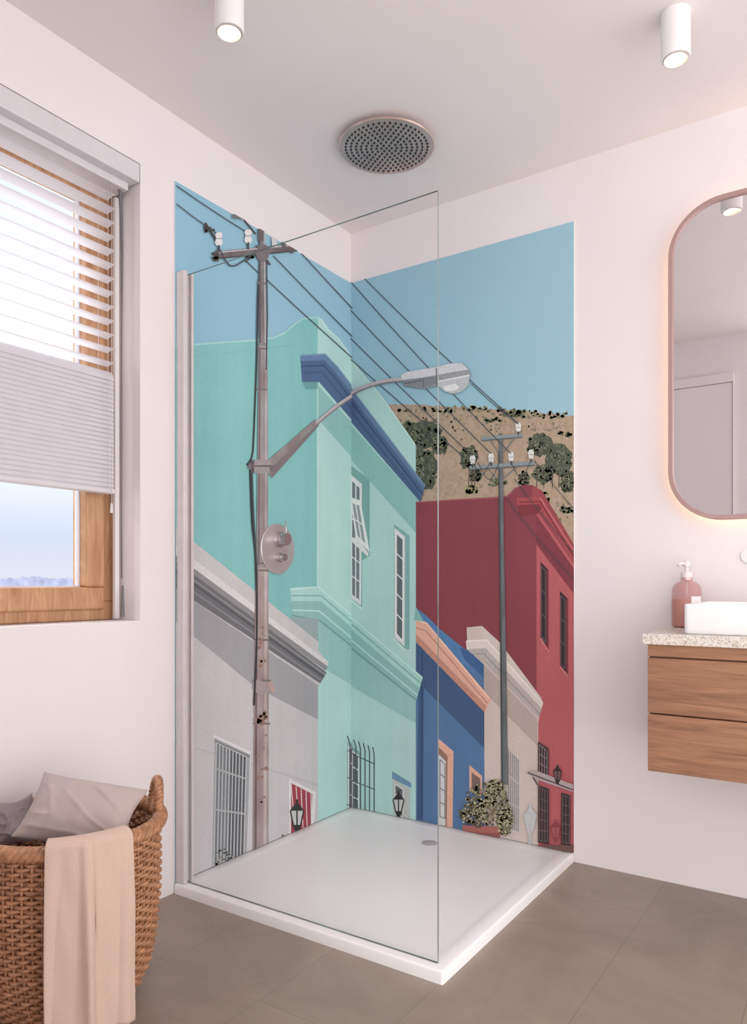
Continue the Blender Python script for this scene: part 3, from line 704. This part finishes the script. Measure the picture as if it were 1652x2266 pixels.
# ---------------------------------------------------------------- vanity
VX0,VX1=1.369,2.42
VC=empty('vanity_cabinet',(1.9,-.22,.479),label="wall-hung wooden vanity cabinet with two drawers",category="cabinet")
vb=boxes('cabinet_body',[(VX0,-.425,.479,VX1,-.0005,.843),(VX0,-.444,.809,VX1,-.425,.843)],M_vanwood,.0015)
d1=boxes('drawer',[(VX0,-.445,.6465,VX1,-.4255,.8045)],M_vanwood,.002)
d2=boxes('drawer',[(VX0,-.445,.479,VX1,-.4255,.6425)],M_vanwood,.002)
adopt(VC,vb,d1,d2)
o=boxes('countertop',[(1.357,-.458,.8435,2.43,-.0005,.874)],M_terr,.002); o['label']="speckled terrazzo countertop on the wooden vanity"; o['category']="countertop"
def basin():
    cx,cy,hx,hy=1.459+.26,-.235,.26,.176; K=6
    def ring(hx,hy,r,z):
        out=[]
        for qd in range(4):
            sx_,sy_=((1,1),(-1,1),(-1,-1),(1,-1))[qd]
            for k in range(K):
                a=math.pi/2*(qd+k/(K-1)); out.append((cx+sx_*(hx-r)+r*math.cos(a),cy+sy_*(hy-r)+r*math.sin(a),z))
        return out
    L=[ring(hx-.003,hy-.003,.012,.8745),ring(hx,hy,.014,.878),ring(hx,hy,.014,.957),ring(hx-.002,hy-.002,.013,.960),ring(hx-.009,hy-.009,.01,.960),ring(hx-.012,hy-.012,.01,.957),ring(hx-.02,hy-.02,.02,.90),ring(hx-.05,hy-.05,.03,.886)]
    n=4*K; vs=[p for l in L for p in l]; fs=[tuple(range(n))[::-1]]
    for k in range(len(L)-1):
        for i in range(n): fs.append((k*n+i,k*n+(i+1)%n,(k+1)*n+(i+1)%n,(k+1)*n+i))
    fs.append(tuple(range((len(L)-1)*n,len(L)*n)))
    o=recalc(obj('basin_bowl',vs,fs,M_basin,smooth=True)); md=o.modifiers.new('e','EDGE_SPLIT'); md.split_angle=math.radians(50); return o
bo=basin(); BE=empty('wash_basin',(1.719,-.235,.8745),label="rectangular white ceramic vessel basin on the countertop",category="basin")
bd=lathe('basin_drain',[(0,.004),(.02,.004),(.024,.001),(.024,0)],(1.719,-.235,.886),'z',M_chrome,32)
adopt(BE,bo,bd)
fx,fz=pr(1657,1230)
FA=empty('wall_faucet',(fx,0,fz),label="pale wall-mounted faucet above the basin",category="faucet")
f1=lathe('faucet_plate',[(0,-.006),(.023,-.006),(.026,-.003),(.026,-.0005)],(fx,0,fz),'y',M_white,48)
f2=tubes('faucet_spout',[([(fx+.14,-.0005,fz),(fx+.14,-.15,fz),(fx+.14,-.17,fz-.008),(fx+.14,-.175,fz-.03)],.011)],M_chrome,16)
adopt(FA,f1,f2)
SX,SY,SZ=1.400,-.060,.8745
SD=empty('soap_dispenser',(SX,SY,SZ),label="pink translucent soap dispenser with pale rose pump",category="soap dispenser")
M_pinkg=mat('pink_bottle',(204,140,138),.08,var=.01); M_pinkg.node_tree.nodes['Principled BSDF'].inputs['Alpha'].default_value=.40
M_soap=mat('peach_soap',(220,166,144),.4,var=.02)
M_pump=mat('blush_pump',(232,218,220),.35,var=.01); M_collar=mat('rose_collar',(208,168,166),.25,metal=.4,var=.01)
s_1=lathe('bottle',[(0,0),(.042,0),(.0465,.004),(.0465,.11),(.045,.125),(.04,.138),(.03,.147),(.018,.152),(.016,.156),(.016,.166)],(SX,SY,SZ),'z',M_pinkg,56)
s_2=lathe('liquid_soap',[(0,.003),(.041,.003),(.0445,.006),(.0445,.092),(0,.092)],(SX,SY,SZ),'z',M_soap,56)
s_7=lathe('collar',[(.0,.155),(.0188,.155),(.0188,.164),(.0,.164)],(SX,SY,SZ),'z',M_collar,40)
s_3=lathe('pump',[(.0,.164),(.0185,.164),(.0185,.178),(.016,.181),(.008,.183),(.006,.186),(.006,.198),(.012,.200),(.0125,.214),(.010,.218),(0,.219)],(SX,SY,SZ),'z',M_pump,40)
s_4=tubes('pump_nozzle',[([(SX,SY,SZ+.209),(SX-.014,SY-.03,SZ+.209),(SX-.018,SY-.04,SZ+.203)],[.006,.005,.004])],M_pump,12)
s_5=tubes('dip_tube',[([(SX,SY,SZ+.155),(SX,SY,SZ+.093)],.003)],M_white,10)
vs=[];fs=[]
for i in range(9):
    a=math.radians(-62+i*6.5)
    for z in (.066,.102): vs.append((SX+.0469*math.cos(a),SY+.0469*math.sin(a),SZ+z))
    if i: k=2*i; fs.append((k-2,k,k+1,k-1))
s_6=obj('bottle_label',vs,fs,M_white)
adopt(SD,s_1,s_2,s_3,s_4,s_5,s_6,s_7)

# ---------------------------------------------------------------- basket
B=Vector((.278,-1.571,0)); 
M_wick=mat('wicker',(196,142,104),.38,c2=(138,94,66),scale=60,detail=3)
prof=[(0,.120),(.012,.142),(.04,.166),(.09,.188),(.16,.202),(.25,.209),(.34,.211),(.39,.209),(.43,.211)]
def rad(z):
    for i in range(len(prof)-1):
        if z<=prof[i+1][0]:
            t=(z-prof[i][0])/(prof[i+1][0]-prof[i][0]); return prof[i][1]+t*(prof[i+1][1]-prof[i][1])
    return prof[-1][1]
rows=42; st=30; NA=st*10; L=[]
for k in range(rows):
    z=.012+.408*k/(rows-1); r0=rad(z); par=1 if k%2 else -1
    pts=[]
    for i in range(NA):
        a=2*math.pi*i/NA; r=r0+.0056*par*math.cos(st*a); pts.append((B.x+r*math.cos(a),B.y+r*math.sin(a),z+.0008*math.sin(7*a+k)))
    L.append((pts,.0047,True))
for i in range(2*st):
    a=math.pi*(i)/st; pts=[]
    for k in range(12):
        z=.01+.42*k/11; r=rad(z); pts.append((B.x+r*math.cos(a),B.y+r*math.sin(a),z))
    L.append((pts,.0036,False))
bk=tubes('basket_body',L,M_wick,6)
bb_=lathe('basket_base',[(0,.016),(.135,.016),(.14,.01),(.13,.002),(0,.002)],(B.x,B.y,0),'z',M_wick,48)
def braid_closed(Rr,z,mr,tr_,wind,n=420,strands=4):
    out=[]
    for s in range(strands):
        pts=[]
        for i in range(n):
            a=2*math.pi*i/n; p=wind*a+2*math.pi*s/strands; r=Rr+mr*math.cos(p)
            pts.append((B.x+r*math.cos(a),B.y+r*math.sin(a),z+mr*math.sin(p)))
        out.append((pts,tr_))
    return out
rim=tubes('basket_rim',braid_closed(.215,.434,.0105,.0086,24),M_wick,8,True)
def braid_path(path,mr,tr_,wind,strands=3):
    out=[];n=len(path)
    for s in range(strands):
        pts=[]
        for i,p in enumerate(path):
            d=(path[min(i+1,n-1)]-path[max(i-1,0)]).normalized(); up=Vector((R[0],R[1],0)); b_=d.cross(up).normalized(); a_=b_.cross(d)
            t=wind*2*math.pi*i/n+2*math.pi*s/strands
            pts.append(p+a_*math.cos(t)*mr+b_*math.sin(t)*mr)
        out.append((pts,tr_))
    return out
def handle(ang):
    c=Vector((math.cos(ang),math.sin(ang),0)); t=Vector((-c.y,c.x,0)); path=[]
    for i in range(61):
        a=math.pi*(-.22+1.44*i/60)
        path.append(B+c*(.206+.006*math.sin(max(0,min(math.pi,a))))+t*(.042*math.cos(a))+Vector((0,0,.455+.060*math.sin(a)*(1 if math.sin(a)>0 else .5))))
    return tubes('basket_handle',braid_path(path,.0064,.0062,8),M_wick,8)
ang0=math.atan2(R[1],R[0])
h1=handle(ang0+math.radians(26)); h2=handle(ang0+math.pi+math.radians(26))
BB=empty('laundry_basket',B,label="round woven brown wicker laundry basket with loop handles",category="basket")
adopt(BB,bk,bb_,rim,h1,h2)
def fabric(name,c,sc=900):
    return mat(name,c,.85,var=.06,scale=sc,bump=.35,bscale=sc,sheen=.1,bdist=.001)
M_c1=fabric('taupe_fabric',(184,168,164)); M_c2=fabric('gray_fabric',(152,142,145)); M_c3=fabric('beige_linen',(206,178,163),700)
def cushion(name,u,v,Y,sx_,sy_,th,roll,tilt,m,label,seed=0,yaw=0):
    N=60; vs=[];fs=[]
    def h(a,b_): return th*max(0,(1-abs(a)**2.6))**.62*max(0,(1-abs(b_)**2.6))**.62
    for side in (1,-1):
        for i in range(N+1):
            for j in range(N+1):
                a=-1+2*i/N; b_=-1+2*j/N
                px=a*sx_*(1-.14*(1-b_*b_)*abs(a)**2-.04*abs(b_)**6); py=b_*sy_*(1-.16*(1-a*a)*abs(b_)**2-.04*abs(a)**6)
                z=side*h(a,b_)
                e=min(1,3*min(1-abs(a),1-abs(b_)))
                wv=.010*noise.noise(Vector((a*1.6+seed,b_*1.9,side)))+.003*noise.noise(Vector((a*5+seed*3,b_*2-a*4,side*2)))
                rg=1-abs(noise.noise(Vector((a*1.0+b_*1.6+seed,b_*.8-a*.6,side*3+seed))))*4
                wv+=.004*max(0,rg)**2
                vs.append(Vector((px,py,z+side*wv*e+.012*math.sin(2*a+seed)*b_+.006*math.sin(3*b_+seed))))
    M_=(N+1)*(N+1)
    for s in (0,1):
        for i in range(N):
            for j in range(N):
                q=(s*M_+i*(N+1)+j,s*M_+(i+1)*(N+1)+j,s*M_+(i+1)*(N+1)+j+1,s*M_+i*(N+1)+j+1); fs.append(q if s==0 else q[::-1])
    o=obj(name,vs,fs,m,smooth=True)
    bm=bmesh.new(); bm.from_mesh(o.data); bmesh.ops.remove_doubles(bm,verts=bm.verts,dist=.0008); bm.to_mesh(o.data); bm.free()
    base=Matrix(((R[0],FW[0],0),(R[1],FW[1],0),(0,0,1))).to_4x4()
    o.matrix_world=Matrix.Translation(c2w(u,v,Y))@base@Matrix.Rotation(yaw,4,'Z')@Matrix.Rotation(roll,4,'Y')@Matrix.Rotation(tilt,4,'X')
    o['label']=label; o['category']="cushion"; return o
cushion('cushion',180,1799,1.76,.136,.090,.046,math.radians(11),math.radians(50),M_c1,"taupe crumpled fabric cushion lying on top of the wicker basket",1)
cushion('cushion',30,1822,1.80,.050,.066,.026,math.radians(-18),math.radians(56),M_c2,"dark gray fabric cushion tucked in the wicker basket",4)
cushion('cushion',165,1776,1.905,.058,.05,.022,math.radians(4),math.radians(60),M_c2,"gray fabric cushion behind the taupe one in the basket",8)
# draped towel
vs=[];fs=[];NW=90
path=[]
rr0=.216
for i in range(10):
    t=i/9; path.append((rr0-.036+.016*t,.414+.033*t))
for i in range(1,15):
    a=math.pi*(1-i/14); path.append((rr0+.001+.0225*math.cos(a),.450+.0155*math.sin(a)))
for i in range(1,61):
    t=i/60; path.append((rr0+.0235+.004*t,.450-.41*t))
NP=len(path)
a0=ang0+math.radians(-78.5); a1=ang0+math.radians(-34)
for k,(r,z) in enumerate(path):
    hang=max(0,(k-22)/60)
    for j in range(NW+1):
        s=j/NW; a=a0+(a1-a0)*s+.02*hang*math.sin(s*3)
        f=(.003+.010*min(1,hang*1.6))*(math.sin(s*13+1.2+1.5*hang)*.5+.9*math.exp(-((s-.42-.03*hang)/.04)**2)-.6*math.exp(-((s-.50-.03*hang)/.02)**2)+.35*math.sin(s*29+hang*2)*.5)
        f=max(f,-.002)+.003*noise.noise(Vector((s*6,z*9,2)))+.004*min(1,hang*3)
        if k<23: f=max(0,f)*.5
        rr_=r+f
        zz=z-.006*math.sin(s*7)*(hang>0)*min(1,hang*2)
        vs.append((B.x+rr_*math.cos(a),B.y+rr_*math.sin(a),zz))
for k in range(NP-1):
    for j in range(NW): fs.append((k*(NW+1)+j,k*(NW+1)+j+1,(k+1)*(NW+1)+j+1,(k+1)*(NW+1)+j))
tw=recalc(obj('towel',vs,fs,M_c3,smooth=True)); md=tw.modifiers.new('s','SOLIDIFY'); md.thickness=.003; md.offset=1
tw['label']="beige linen towel draped over the rim of the basket"; tw['category']="towel"

# ---------------------------------------------------------------- world + light
wd=bpy.data.worlds.new('world'); S.world=wd; wd.use_nodes=True; nt=wd.node_tree; bg=nt.nodes['Background']
tc=nt.nodes.new('ShaderNodeTexCoord'); sx=nt.nodes.new('ShaderNodeSeparateXYZ'); nt.links.new(tc.outputs['Generated'],sx.inputs[0])
r=nt.nodes.new('ShaderNodeValToRGB'); e=r.color_ramp.elements
mr=nt.nodes.new('ShaderNodeMapRange'); mr.inputs[1].default_value=-.5; mr.inputs[2].default_value=1.0; nt.links.new(sx.outputs['Z'],mr.inputs[0])
e[0].position=0; e[0].color=lin((230,225,222)); e[1].position=1; e[1].color=(4.2,4.2,4.3,1)
for p,c in ((.328,lin((230,225,222))),(.334,lin((212,213,224))),(.373,lin((200,210,230))),(.44,lin((236,241,250))),(.53,lin((246,249,255))),(.64,lin((222,234,252))),(.70,(3.2,3.2,3.3,1))):
    q=e.new(p); q.color=c
nt.links.new(mr.outputs[0],r.inputs[0])
# added fill: unseen side of the world, away from the window, brightened for the room
dt=nt.nodes.new('ShaderNodeVectorMath'); dt.operation='DOT_PRODUCT'; dt.inputs[1].default_value=(.8,-.6,0); nt.links.new(tc.outputs['Generated'],dt.inputs[0])
m2=nt.nodes.new('ShaderNodeMapRange'); m2.inputs[1].default_value=-.2; m2.inputs[2].default_value=.35; m2.inputs[3].default_value=0; m2.inputs[4].default_value=1
nt.links.new(dt.outputs['Value'],m2.inputs[0])
mc=nt.nodes.new('ShaderNodeMix'); mc.data_type='RGBA'; nt.links.new(m2.outputs[0],mc.inputs[0]); nt.links.new(r.outputs[0],mc.inputs[6]); mc.inputs[7].default_value=(1,.98,.972,1)
nt.links.new(mc.outputs[2],bg.inputs[0])
m3=nt.nodes.new('ShaderNodeMapRange'); m3.inputs[3].default_value=1.22; m3.inputs[4].default_value=2.85; nt.links.new(m2.outputs[0],m3.inputs[0]); nt.links.new(m3.outputs[0],bg.inputs[1])
